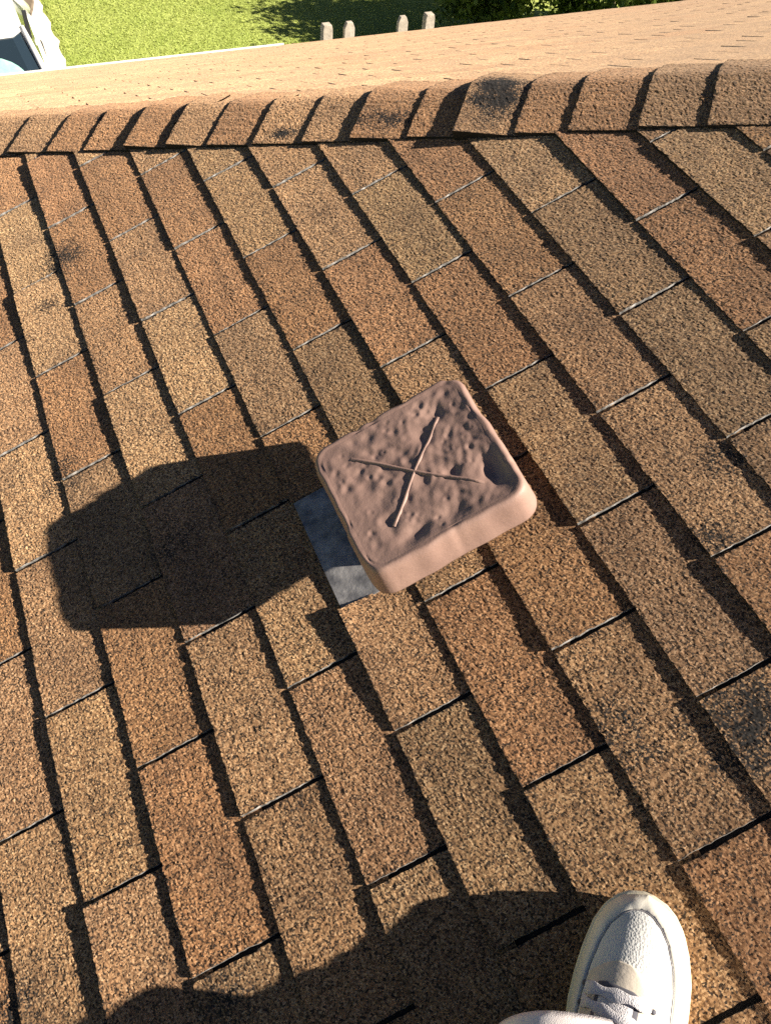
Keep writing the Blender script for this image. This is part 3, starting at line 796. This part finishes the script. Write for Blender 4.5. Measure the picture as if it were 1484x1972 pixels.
def patch(name, mat, us, vfun, off, parent, thick=0.0015):
    """strip on the upper: us = list of (t, s_left, s_right), sampled across"""
    nv_ = 10; vs = []
    for (t, sl, sr) in us:
        for k in range(nv_):
            s = sl + (sr - sl) * k / (nv_ - 1)
            ed = 0 if k in (0, nv_ - 1) else 1
            vs.append(up_pt(t, s) + up_n(t, s) * (off if ed else -0.0008))
    n = len(us)
    for k in range(nv_):
        vs[k] = up_pt(us[0][0], us[0][1] + (us[0][2] - us[0][1]) * k / (nv_ - 1)) - Vector((0, 0, 0.0008))
    return link(name, mesh_np(name, [tuple(v) for v in vs], grid_faces(n, nv_), [mat], None, True), parent)

def make_shoe(mirror=False):
    sh = empty('sneaker', parent=person)
    # sole
    so_ = MB(); n = 40; t_ = smooth_t(n); lv = [(0.90, 0.0), (1.0, 0.004), (1.015, 0.012), (1.0, 0.0165), (1.015, 0.021), (0.985, SOLE_H), (0.90, SOLE_H + 0.001)]
    vs = []
    for sc_, z in lv:
        ringp = [(f_c(t) - f_w(t) * sc_ * 1.02, -t - (0.003 if i < 6 else 0) * (1 - sc_) * 20, z) for i, t in enumerate(t_)] + [(f_c(t) + f_w(t) * sc_ * 1.02, -t, z) for t in reversed(t_)]
        vs += ringp
    m_ = 2 * n
    toe_rise = lambda y: 0.010 * max(0, 1 - (-y) / 0.06) ** 2
    vs = [(x, y * 1.012 + 0.002, z + toe_rise(y)) for x, y, z in vs]
    so_.add(vs, [(i * m_ + k, i * m_ + (k + 1) % m_, (i + 1) * m_ + (k + 1) % m_, (i + 1) * m_ + k) for i in range(len(lv) - 1) for k in range(m_)] + [tuple(range(m_)), tuple(range((len(lv) - 1) * m_, len(lv) * m_))])
    so_.build('sole', M_SOLE, sh, True)
    # upper
    n, mm = 60, 41; vs = []
    for t in smooth_t(n):
        for k in range(mm): 
            s = math.sin(math.pi / 2 * (-1 + 2 * k / (mm - 1)))
            p = up_pt(t, s)
            p.z += toe_rise(p.y) * 0.6
            vs.append(tuple(p))
    up = link('upper', mesh_np('upper', vs, grid_faces(n, mm), [M_MESH], None, True), sh)
    # toe guard: band wrapped round the toe between the sole and the vamp
    def on(t, x, of):
        w_ = max(f_w(t) * 0.955, 1e-4); s = max(-1.0, min(1.0, x / w_))
        p = up_pt(t, s) + up_n(t, s) * of
        p.z += toe_rise(p.y) * 0.6
        return p
    def guard_in(q):
        t = 0.0180 + 0.165 * q * q
        x = (max(f_w(max(t - 0.0165, 0)), 0.0) - 0.0075 - 0.0045 * abs(q)) * (1 if q > 0 else -1)
        return t, x
    nn_ = 81; vs = []; lv = [(0.0, -0.001), (0.04, 0.0018), (0.5, 0.0020), (0.94, 0.0018), (1.0, -0.0008)]
    for i in range(nn_):
        q = -1 + 2 * i / (nn_ - 1)
        ti, xi = guard_in(q)
        to = max(0.0006, ti - 0.0175 * (1 - abs(q)) ** 0.8); xo = f_w(to) * 0.955 * max(-1, min(1, q * 5))
        for fr_, of in lv: vs.append(tuple(on(to + (ti - to) * fr_, xo + (xi - xo) * fr_, of)))
    link('toe_guard', mesh_np('toe_guard', vs, grid_faces(nn_, len(lv)), [M_LEATH], None, True), sh)
    st = MB(); pts = []
    for i in range(nn_):
        ti, xi = guard_in(-1 + 2 * i / (nn_ - 1)); pts.append(on(ti + 0.0006, xi * 0.985, 0.0002))
    st.tube(pts, 0.0006, 5)
    st.build('seam', M_SEAM, sh, True, fix=False)
    # eyestay with a rounded front, the dark throat, the tongue and the laces
    def arc(t0, smax, k, t): return min(smax, math.sqrt(max(t - t0, 0) / k))
    rows_t = list(0.074 + 0.136 * (np.linspace(0, 1, 30) ** 1.6))
    patch('eyestay', M_STAY, [(t, -0.14 - arc(0.0735, 0.70, 0.045, t), -0.14 + arc(0.0735, 0.76, 0.045, t)) for t in rows_t], None, 0.0024, sh)
    rows_t = list(0.096 + 0.112 * (np.linspace(0, 1, 22) ** 1.4))
    patch('throat', M_TONG, [(t, -0.14 - arc(0.0955, 0.50, 0.02, t), -0.14 + arc(0.0955, 0.50, 0.02, t)) for t in rows_t], None, 0.0029, sh)
    patch('tongue', M_LACE, [(t, -0.14 - arc(0.098, 0.40, 0.02, t), -0.14 + arc(0.098, 0.38, 0.02, t)) for t in np.linspace(0.0985, 0.21, 20)], None, 0.0036, sh)
    for q, t in enumerate((0.1075, 0.1265, 0.1455, 0.1645, 0.1835)):
        vs = []; nk = 19
        for k in range(nk):
            s = -0.74 + 1.20 * k / (nk - 1)
            sk = 0.0055 * (k / (nk - 1) - 0.5) * (1 if q % 2 else -1)
            wd = 1.0 + 0.25 * math.sin(k * 0.9 + q * 2)
            bulge = 0.0054 + 0.0010 * math.sin(k * 0.6 + q) if 1 < k < nk - 2 else 0.0026
            for dt, oz in ((-0.0058, 0.0), (-0.0044, 0.0014), (0.0044, 0.0014), (0.0058, 0.0)):
                t2 = t + dt * wd + sk
                p = up_pt(t2, s) + up_n(t2, s) * (bulge + oz); vs.append(tuple(p))
        link('lace', mesh_np('lace', vs, grid_faces(nk, 4), [M_LACE], None, True), sh)
    for t in (0.1075, 0.1265, 0.1455, 0.1645, 0.1835):
        for s in (-0.78, 0.50):
            p = up_pt(t, s); n_ = up_n(t, s)
            ey = MB(); ey.tube([p + n_ * 0.001, p + n_ * 0.0036], [0.0030, 0.0026], 10); ey.build('eyelet', M_TONG, sh, True)
    # padded collar
    co = MB(); pts = [up_pt(t, s) + Vector((0, 0, zz)) for t, s, zz in ((0.195, -0.55, 0.004), (0.215, -0.75, 0.0), (0.25, -0.85, 0.004), (0.278, -0.6, 0.012), (0.286, 0, 0.012), (0.278, 0.6, 0.012), (0.25, 0.85, 0.004), (0.215, 0.75, 0.0), (0.195, 0.55, 0.004))]
    co.tube(pts, [0.008, 0.010, 0.011, 0.011, 0.011, 0.011, 0.011, 0.010, 0.008], 8)
    co.build('collar', M_LEATH, sh, True)
    if mirror: sh.scale = (-1, 1, 1)
    return sh
AXD = math.atan2(-0.72, 0.69)                    # the foot points up and across the slope
shoe = make_shoe()
shoe.location = Vector((0.711, -0.026, 0.0048)) - PO
shoe.scale = (1.10, 1.04, 1.06)
shoe.rotation_euler = (0, 0, AXD)
shoe['label'] = 'worn white lace-up sneaker'
sh2 = make_shoe(True)
sh2.location = Vector((0.18, -0.36, 0.0048)) - PO
sh2.rotation_euler = (0, 0, AXD + 0.35)

def loft(name, mat, path, rads, parent, n=26, wrinkle=0.0, open_start=True):
    """cloth tube: path of points, (rx, ry) per point"""
    vs = []; path = [Vector(p) for p in path]
    fine_p = []; fine_r = []
    for i in range(len(path) - 1):
        for q in range(8):
            u = q / 8; p0 = path[max(i - 1, 0)]; p1 = path[i]; p2 = path[i + 1]; p3 = path[min(i + 2, len(path) - 1)]
            fine_p.append(0.5 * ((2 * p1) + (p2 - p0) * u + (2 * p0 - 5 * p1 + 4 * p2 - p3) * u * u + (3 * p1 - p0 - 3 * p2 + p3) * u ** 3))
            fine_r.append(rads[i] + (rads[i + 1] - rads[i]) * u)
    fine_p.append(path[-1]); fine_r.append(rads[-1])
    k_ = len(fine_p); ref = Vector((1, 0, 0))
    if open_start:                                # turned-in hem
        fine_p.insert(0, fine_p[0] + (fine_p[1] - fine_p[0]) * 1.5); fine_r.insert(0, fine_r[0] * 0.93)
    for i, p in enumerate(fine_p):
        a_, b_ = max(i - 1, 0), min(i + 1, len(fine_p) - 1)
        if open_start and i <= 1: d = (fine_p[3] - fine_p[1]).normalized()
        else: d = (fine_p[b_] - fine_p[a_]).normalized()
        u = (ref - d * ref.dot(d)).normalized(); w = d.cross(u)
        for k in range(n):
            t = 2 * math.pi * k / n
            r_ = fine_r[i] * (1 + wrinkle * (math.sin(3 * t + i * 0.7) * 0.6 + math.sin(5 * t - i * 0.45) * 0.4))
            vs.append(tuple(p + (u * math.cos(t) + w * math.sin(t)) * r_))
    f_ = [tuple(f) for f in grid_faces(len(fine_p), n, 0, True).tolist()] + [tuple(range((len(fine_p) - 1) * n, len(fine_p) * n))]
    return vs, f_
tr = MB()
rel = lambda *p: tuple(Vector(p) - PO)
UB = -0.13                                     # the upper body sits back over the rear foot
v_, f_ = loft('t', M_TROU, [rel(0.552, -0.112, 0.042), rel(0.515, -0.190, 0.080), rel(0.465, -0.305, 0.145), rel(0.41, -0.51, 0.31), rel(0.37, -0.64, 0.48), rel(0.31, -0.70, 0.66), rel(0.30, -0.66 + UB, 0.84)], [0.081, 0.084, 0.084, 0.086, 0.092, 0.108, 0.115], None, 30, 0.035)
tr.add(v_, f_)
v_, f_ = loft('t', M_TROU, [rel(0.14, -0.54, 0.09), rel(0.13, -0.57, 0.20), rel(0.12, -0.59, 0.34), rel(0.16, -0.61, 0.50), rel(0.19, -0.72, 0.68), rel(0.24, -0.70 + UB, 0.84)], [0.080, 0.082, 0.083, 0.088, 0.105, 0.115], None, 30, 0.035)
tr.add(v_, f_)
v_, f_ = loft('t', M_TROU, [rel(0.24, -0.67 + UB, 0.78), rel(0.28, -0.69 + UB, 0.86), rel(0.31, -0.70 + UB, 0.94)], [0.15, 0.165, 0.155], None, 30, 0.01, False)
tr.add(v_, f_)
tr.build('trousers', M_TROU, person, True)

def skin_body(name, mat, joints, edges, root, parent, sub=2):
    me = bpy.data.meshes.new(name)
    me.from_pydata([rel(*j[:3]) for j in joints], edges, [])
    me.materials.append(mat)
    o = link(name, me, parent)
    sk = o.modifiers.new('skin', 'SKIN'); sk.use_smooth_shade = True
    if not me.skin_vertices: me.skin_vertices.new() if hasattr(me.skin_vertices, 'new') else None
    for i, j in enumerate(joints):
        sv = me.skin_vertices[0].data[i]
        r_ = j[3]; sv.radius = r_ if hasattr(r_, '__len__') else (r_, r_)
        sv.use_root = (i == root)
    ss = o.modifiers.new('sub', 'SUBSURF'); ss.levels = sub; ss.render_levels = sub
    return o
# body: legs inside the trousers, trunk, bent arms, hands, neck and head, one surface
J = [(0.30, -0.69, 0.90, 0.13), (0.40, -0.68, 1.10, 0.12), (0.50, -0.65, 1.28, 0.13), (0.555, -0.62, 1.40, 0.055), (0.585, -0.60, 1.47, 0.075), (0.63, -0.585, 1.56, 0.085), (0.665, -0.58, 1.63, 0.06),
     (0.34, -0.66, 0.78, 0.075), (0.37, -0.47, 0.48, 0.055), (0.55, -0.05, 0.075, 0.036),
     (0.22, -0.70, 0.78, 0.075), (0.15, -0.47, 0.48, 0.055), (0.14, -0.42, 0.09, 0.036),
     (0.68, -0.68, 1.24, 0.055), (0.72, -0.62, 1.02, 0.042), (0.72, -0.40, 1.06, 0.030), (0.715, -0.33, 1.075, 0.030),
     (0.34, -0.62, 1.34, 0.055), (0.36, -0.52, 1.10, 0.042), (0.56, -0.38, 1.06, 0.030), (0.62, -0.33, 1.075, 0.030)]
ED = [(0, 1), (1, 2), (2, 3), (3, 4), (4, 5), (5, 6), (0, 7), (7, 8), (8, 9), (0, 10), (10, 11), (11, 12), (2, 13), (13, 14), (14, 15), (15, 16), (2, 17), (17, 18), (18, 19), (19, 20)]
for hb, sx in ((16, 1), (20, -1)):
    bx0, by0, bz0 = J[hb][:3]
    for q in range(5):
        o_ = len(J)
        dx = (q - 1.8) * 0.017
        if q == 4:
            J += [(bx0 - sx * 0.030, by0 + 0.01, bz0 + 0.012, 0.009), (bx0 - sx * 0.034, by0 + 0.035, bz0 + 0.022, 0.008)]
        else:
            ln = (0.070, 0.078, 0.072, 0.058)[q]
            J += [(bx0 + sx * dx, by0 + 0.035, bz0 + 0.004, 0.009), (bx0 + sx * dx, by0 + 0.035 + ln * 0.55, bz0 + 0.012, 0.008)]
            J += [(bx0 + sx * dx * 0.9, by0 + 0.030 + ln * 0.75, bz0 + 0.035, 0.007)]
            ED += [(o_ + 1, o_ + 2)]
        ED += [(hb, o_), (o_, o_ + 1)]
J = [(a_, b_ + UB, n_, r_) for a_, b_, n_, r_ in J]
body = skin_body('body', M_SKIN, J, ED, 0, person)
JJ = [(0.30, -0.69, 0.88, 0.165), (0.40, -0.68, 1.10, 0.145), (0.50, -0.65, 1.29, 0.15), (0.548, -0.625, 1.375, 0.072),
      (0.68, -0.68, 1.24, 0.075), (0.72, -0.62, 1.02, 0.060), (0.72, -0.44, 1.055, 0.045),
      (0.34, -0.62, 1.34, 0.075), (0.36, -0.52, 1.10, 0.060), (0.53, -0.40, 1.06, 0.045)]
JJ = [(a_, b_ + UB, n_, r_) for a_, b_, n_, r_ in JJ]
skin_body('shirt', M_JACK, JJ, [(0, 1), (1, 2), (2, 3), (2, 4), (4, 5), (5, 6), (2, 7), (7, 8), (8, 9)], 0, person)
hr = MB(); vs = []; n, mm = 14, 20
hc = Vector(rel(0.625, -0.60 + UB, 1.565)); upd = Vector((ST, 0, CT))
for i in range(n):
    ph = math.pi * 0.56 * i / (n - 1)
    for k in range(mm):
        t = 2 * math.pi * k / mm
        r_ = 0.105 + 0.004 * math.sin(7 * t + i)
        p = Vector((r_ * math.sin(ph) * math.cos(t) * 0.92, r_ * math.sin(ph) * math.sin(t) - 0.012, r_ * math.cos(ph)))
        vs.append(hc + Vector((p.x * CT + p.z * ST, p.y, p.z * CT - p.x * ST)))
hr.add(vs, [tuple(f) for f in grid_faces(n, mm, 0, True).tolist()]); hr.build('hair', M_HAIR, person, True)

# ------------------------------------------------------------------ fence posts seen over the eave
M_WOOD = mat_plain('weathered_wood', (0.50, 0.44, 0.36), 0.85, 0.2, var=0.35, vscale=18, bump=0.25, bscale=70)
fence = empty('picket_fence', (4.9, 10.08, ZG))
tag(fence, 'weathered grey wooden fence with pointed boards, showing above the far eave', 'fence')
for px_, hgt, kind in ((4.13, 1.80, 0), (4.42, 1.80, 1), (5.13, 1.80, 1), (5.49, 1.80, 0)):
    pb = MB(); w, d = (0.062, 0.05) if kind == 0 else (0.066, 0.028)
    x = px_ - 4.9
    prof = [(-w, 0), (w, 0), (w, hgt - 0.07), (w * 0.55, hgt), (-w * 0.55, hgt), (-w, hgt - 0.07)] if kind else [(-w, 0), (w, 0), (w, hgt - 0.05), (w * 0.8, hgt), (-w * 0.8, hgt), (-w, hgt - 0.05)]
    n = len(prof)
    vs = [(x + a_, -d, b_) for a_, b_ in prof] + [(x + a_, d, b_) for a_, b_ in prof]
    pb.add(vs, [tuple(range(n)), tuple(range(2 * n - 1, n - 1, -1))] + [(k, (k + 1) % n, n + (k + 1) % n, n + k) for k in range(n)])
    pb.build('post' if kind == 0 else 'picket', M_WOOD, fence, bevel=0.006)
for z in (0.35, 0.95, 1.42):
    rb_ = MB(); rb_.box((0, 0.052, z), (2.6, 0.04, 0.09)); rb_.build('rail', M_WOOD, fence, bevel=0.004)

# ------------------------------------------------------------------ shrubs and tree that shade the lawn
def mat_leaf(name, c1, c2):
    mt, nt, nd, lk, bs = new_mat(name)
    at = nd.new('ShaderNodeAttribute'); at.attribute_name = 'shade'
    r = ramp(nd, [(0.0, c1), (1.0, c2)]); lk.new(at.outputs['Fac'], r.inputs[0]); lk.new(r.outputs[0], bs.inputs['Base Color'])
    bs.inputs['Roughness'].default_value = 0.55; bs.inputs['Specular IOR Level'].default_value = 0.35
    tr_ = nd.new('ShaderNodeBsdfTranslucent'); lk.new(r.outputs[0], tr_.inputs['Color'])
    mx = nd.new('ShaderNodeMixShader'); mx.inputs[0].default_value = 0.3
    lk.new(bs.outputs[0], mx.inputs[1]); lk.new(tr_.outputs[0], mx.inputs[2]); lk.new(mx.outputs[0], nd['Material Output'].inputs['Surface'])
    return mt
M_LEAF = mat_leaf('leaf', (0.045, 0.085, 0.015), (0.17, 0.24, 0.05))
M_BARK = mat_plain('bark', (0.12, 0.09, 0.065), 0.95, 0.2, var=0.5, vscale=14, bump=0.5, bscale=40)
def tree(name, label, loc, th, crown_c, crown_r, nclump, nleaf, leaf=0.07, group=None):
    root = empty(name, loc); tag(root, label, 'tree' if 'tree' in name else 'shrub', group)
    tk = MB(); top = Vector((0.1, 0.05, th))
    tk.tube([(0, 0, -0.05), (0.02, 0, th * 0.3), (0.07, 0.03, th * 0.7), top], [0.11, 0.085, 0.07, 0.05] if 'tree' in name else [0.06, 0.05, 0.04, 0.03], 9)
    cl = []
    while len(cl) < nclump:
        q = rng.uniform(-1, 1, 3)
        if np.linalg.norm(q) > 1: continue
        cl.append(np.array(crown_c) + q * np.array(crown_r))
    for c_ in cl[::2]:
        mid = (top * 0.6 + Vector(c_) * 0.4) + Vector((0, 0, 0.1))
        tk.tube([top * 0.75, mid, Vector(c_)], [0.03, 0.02, 0.006], 5)
    tk.build('trunk', M_BARK, root, True)
    ci = rng.integers(0, nclump, nleaf); cen = np.array(cl)[ci] + rng.normal(0, 0.19, (nleaf, 3)) * np.array([1, 1, 0.8])
    cen[:, 2] = np.maximum(cen[:, 2], 0.08)
    d = rng.normal(0, 1, (nleaf, 3)); d /= np.linalg.norm(d, axis=1)[:, None]
    u = np.cross(d, rng.normal(0, 1, (nleaf, 3))); u /= np.linalg.norm(u, axis=1)[:, None]
    l_ = leaf * rng.uniform(0.6, 1.3, nleaf)[:, None]
    V = np.stack([cen - d * l_, cen + u * l_ * 0.45, cen + d * l_, cen - u * l_ * 0.45], 1).reshape(-1, 3)
    shd = np.repeat(np.clip(rng.normal(0.45, 0.22, nleaf) + rng.normal(0, 0.2, nclump)[ci], 0, 1), 4)
    me = mesh_np('crown', V, np.arange(nleaf * 4).reshape(-1, 4), [M_LEAF], None, False, {'shade': ('FLOAT', shd)})
    link('crown', me, root)
    return root
tree('shrub', 'rounded leafy green shrub growing next to the wooden fence', (8.0, 12.9, ZG), 0.9, (0, 0, 1.2), (0.95, 0.85, 1.0), 46, 6500, group=None)
tree('shrub', 'tall bright green shrub behind the far roof slope', (10.2, 12.6, ZG), 1.2, (0, 0, 1.6), (1.3, 1.0, 1.5), 60, 9000)
tree('garden_tree', 'leafy garden tree whose shadow falls on the lawn', (9.3, 10.6, ZG), 1.5, (0, 0, 2.1), (1.15, 1.1, 0.75), 60, 9000, 0.08)

# ------------------------------------------------------------------ car parked on the driveway
M_CARP = mat_plain('white_car_paint', (0.78, 0.78, 0.77), 0.3, 0.5, var=0.02, coat=0.6)
M_GLASS = mat_plain('car_glass', (0.014, 0.024, 0.034), 0.06, 0.6, coat=0.3)
M_TYRE = mat_plain('tyre_rubber', (0.025, 0.025, 0.026), 0.85, 0.3)
M_RIM = mat_plain('alloy_rim', (0.55, 0.55, 0.56), 0.3, 0.5, metal=0.8)
M_LAMP = mat_plain('headlamp_lens', (0.65, 0.67, 0.70), 0.1, 0.6)
M_TRIM = mat_plain('black_trim', (0.03, 0.03, 0.032), 0.6, 0.3)
M_MINT = mat_plain('painted_reflection', (0.34, 0.60, 0.50), 0.7, 0.3, col2=(0.16, 0.50, 0.42), vscale=5)  # mint colour of the reflection painted over the windscreen
car = empty('parked_car', (0.16, 11.75, ZG + 0.03))
tag(car, 'white car with a dark windscreen parked on the pale driveway', 'car')
# side profile: y from the nose (-) to the tail (+); body lofted across
yy = [-2.20, -2.12, -1.95, -1.5, -1.0, -0.85, 0.0, 0.9, 1.5, 2.0, 2.16, 2.20]
zz = [0.55, 0.70, 0.78, 0.87, 0.94, 0.96, 0.97, 0.98, 1.00, 0.98, 0.86, 0.55]
hw = [0.62, 0.74, 0.82, 0.875, 0.90, 0.90, 0.905, 0.905, 0.89, 0.84, 0.76, 0.66]
cb = MB(); vs = []
for y, z, w in zip(yy, zz, hw):
    vs += [(-w * 0.92, y, 0.22), (-w, y, 0.40), (-w * 1.0, y, 0.62), (-w * 0.95, y, z - 0.04), (-w * 0.80, y, z), (0, y, z + 0.025), (w * 0.80, y, z), (w * 0.95, y, z - 0.04), (w, y, 0.62), (w, y, 0.40), (w * 0.92, y, 0.22)]
n = 11
cb.add(vs, [(i * n + k, i * n + k + 1, (i + 1) * n + k + 1, (i + 1) * n + k) for i in range(len(yy) - 1) for k in range(n - 1)] +
       [(i * n + n - 1, i * n, (i + 1) * n, (i + 1) * n + n - 1) for i in range(len(yy) - 1)] + [tuple(range(n)), tuple(range(len(vs) - 1, len(vs) - n - 1, -1))])
bo = cb.build('body', M_CARP, car, True)
md_ = bo.modifiers.new('sub', 'SUBSURF'); md_.levels = 1; md_.render_levels = 2
# cabin: glass-house then roof
def ring_c(z, yf, yr, w, cr=0.18):
    return [(-w, yr, z), (-w, yf + cr, z), (-w * 0.78, yf, z), (0, yf - 0.05, z), (w * 0.78, yf, z), (w, yf + cr, z), (w, yr, z), (w * 0.7, yr + 0.10, z), (-w * 0.7, yr + 0.10, z)]
def loft_rings(rings, name, mat, parent, smooth=False, cap=True):
    mb = MB(); vs = [p for r_ in rings for p in r_]; n = len(rings[0])
    fs = [(i * n + k, i * n + (k + 1) % n, (i + 1) * n + (k + 1) % n, (i + 1) * n + k) for i in range(len(rings) - 1) for k in range(n)]
    if cap: fs += [tuple(range(n)), tuple(range((len(rings) - 1) * n, len(rings) * n))]
    mb.add(vs, fs); return mb.build(name, mat, parent, smooth)
gl = loft_rings([ring_c(0.955, -1.10, 1.60, 0.80), ring_c(1.41, -0.30, 0.95, 0.615)], 'windscreen', M_GLASS, car)
rf = loft_rings([ring_c(1.405, -0.33, 0.99, 0.635), ring_c(1.45, -0.28, 0.93, 0.60), ring_c(1.475, -0.1, 0.75, 0.42)], 'roof', M_CARP, car, True)
for sx in (-1, 1):
    pl = MB()
    pl.tube([(sx * 0.80, -0.93, 0.965), (sx * 0.625, -0.13, 1.425)], [0.042, 0.036], 8)
    pl.build('windscreen_pillar', M_CARP, car, True)
    pl = MB(); pl.tube([(sx * 0.805, 1.55, 0.965), (sx * 0.63, 0.93, 1.42)], [0.08, 0.06], 8); pl.build('rear_pillar', M_CARP, car, True)
    pl = MB(); pl.box((sx * 0.72, 0.35, 1.19), (0.05, 0.07, 0.44)); pl.build('door_pillar', M_TRIM, car)
    mi_ = MB(); mi_.box((sx * 1.00, -0.66, 1.02), (0.20, 0.11, 0.14)); mi_.build('wing_mirror', M_CARP, car, True, bevel=0.03, seg=3)
    hl = MB(); hl.box((sx * 0.60, -2.10, 0.66), (0.30, 0.16, 0.13), sx * 0.28); hl.build('headlight', M_LAMP, car, True, bevel=0.03, seg=3)
    tl = MB(); tl.box((sx * 0.62, 2.12, 0.80), (0.26, 0.12, 0.14), -sx * 0.2); tl.build('tail_light', mat_plain('tail_lamp', (0.4, 0.02, 0.02), 0.2), car, True, bevel=0.03, seg=3)
    for y in (-0.2, 0.75):
        hd_ = MB(); hd_.box((sx * 0.915, y + 0.25, 0.80), (0.03, 0.16, 0.025)); hd_.build('door_handle', M_CARP, car, True, bevel=0.008)
    for y in (-1.38, 1.35):
        wh = empty('wheel', (sx * 0.80, y, 0.31), car)
        ty = MB(); n = 32; vs = []
        for dx, r_ in ((-0.10, 0.20), (-0.105, 0.285), (-0.085, 0.312), (0.085, 0.312), (0.105, 0.285), (0.10, 0.20)):
            vs += [(sx * dx * 1.0 + sx * 0.02, r_ * math.cos(2 * math.pi * k / n), r_ * math.sin(2 * math.pi * k / n)) for k in range(n)]
        ty.add(vs, [(i * n + k, i * n + (k + 1) % n, ((i + 1) % 6) * n + (k + 1) % n, ((i + 1) % 6) * n + k) for i in range(6) for k in range(n)])
        ty.build('tyre', M_TYRE, wh, True)
        ri = MB(); 
        for q in range(5):
            a_ = 2 * math.pi * q / 5
            ri.tube([(sx * 0.10, 0.03 * math.cos(a_), 0.03 * math.sin(a_)), (sx * 0.10, 0.205 * math.cos(a_), 0.205 * math.sin(a_))], [0.035, 0.025], 6)
        ri.tube([(sx * 0.06, 0, 0), (sx * 0.13, 0, 0)], 0.05, 16); ri.tube([(sx * 0.03, 0, 0), (sx * 0.05, 0, 0)], 0.21, 28)
        ri.build('rim', M_RIM, wh)
# pale added panel over the lower windscreen, standing in for a reflection
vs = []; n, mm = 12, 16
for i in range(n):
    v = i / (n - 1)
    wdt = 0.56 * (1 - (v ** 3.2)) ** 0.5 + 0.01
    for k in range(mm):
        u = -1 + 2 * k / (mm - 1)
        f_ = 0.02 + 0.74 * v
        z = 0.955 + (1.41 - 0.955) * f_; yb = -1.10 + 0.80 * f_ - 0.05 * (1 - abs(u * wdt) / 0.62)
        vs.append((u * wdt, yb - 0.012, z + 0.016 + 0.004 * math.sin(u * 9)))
link('reflection_panel', mesh_np('reflection_panel', vs, grid_faces(n, mm), [M_MINT], None, True), car)
an = MB(); an.tube([(0.42, 0.55, 1.45), (0.42, 0.62, 1.50), (0.42, 0.72, 1.505)], [0.03, 0.022, 0.006], 8); an.build('antenna_fin', M_TRIM, car, True)
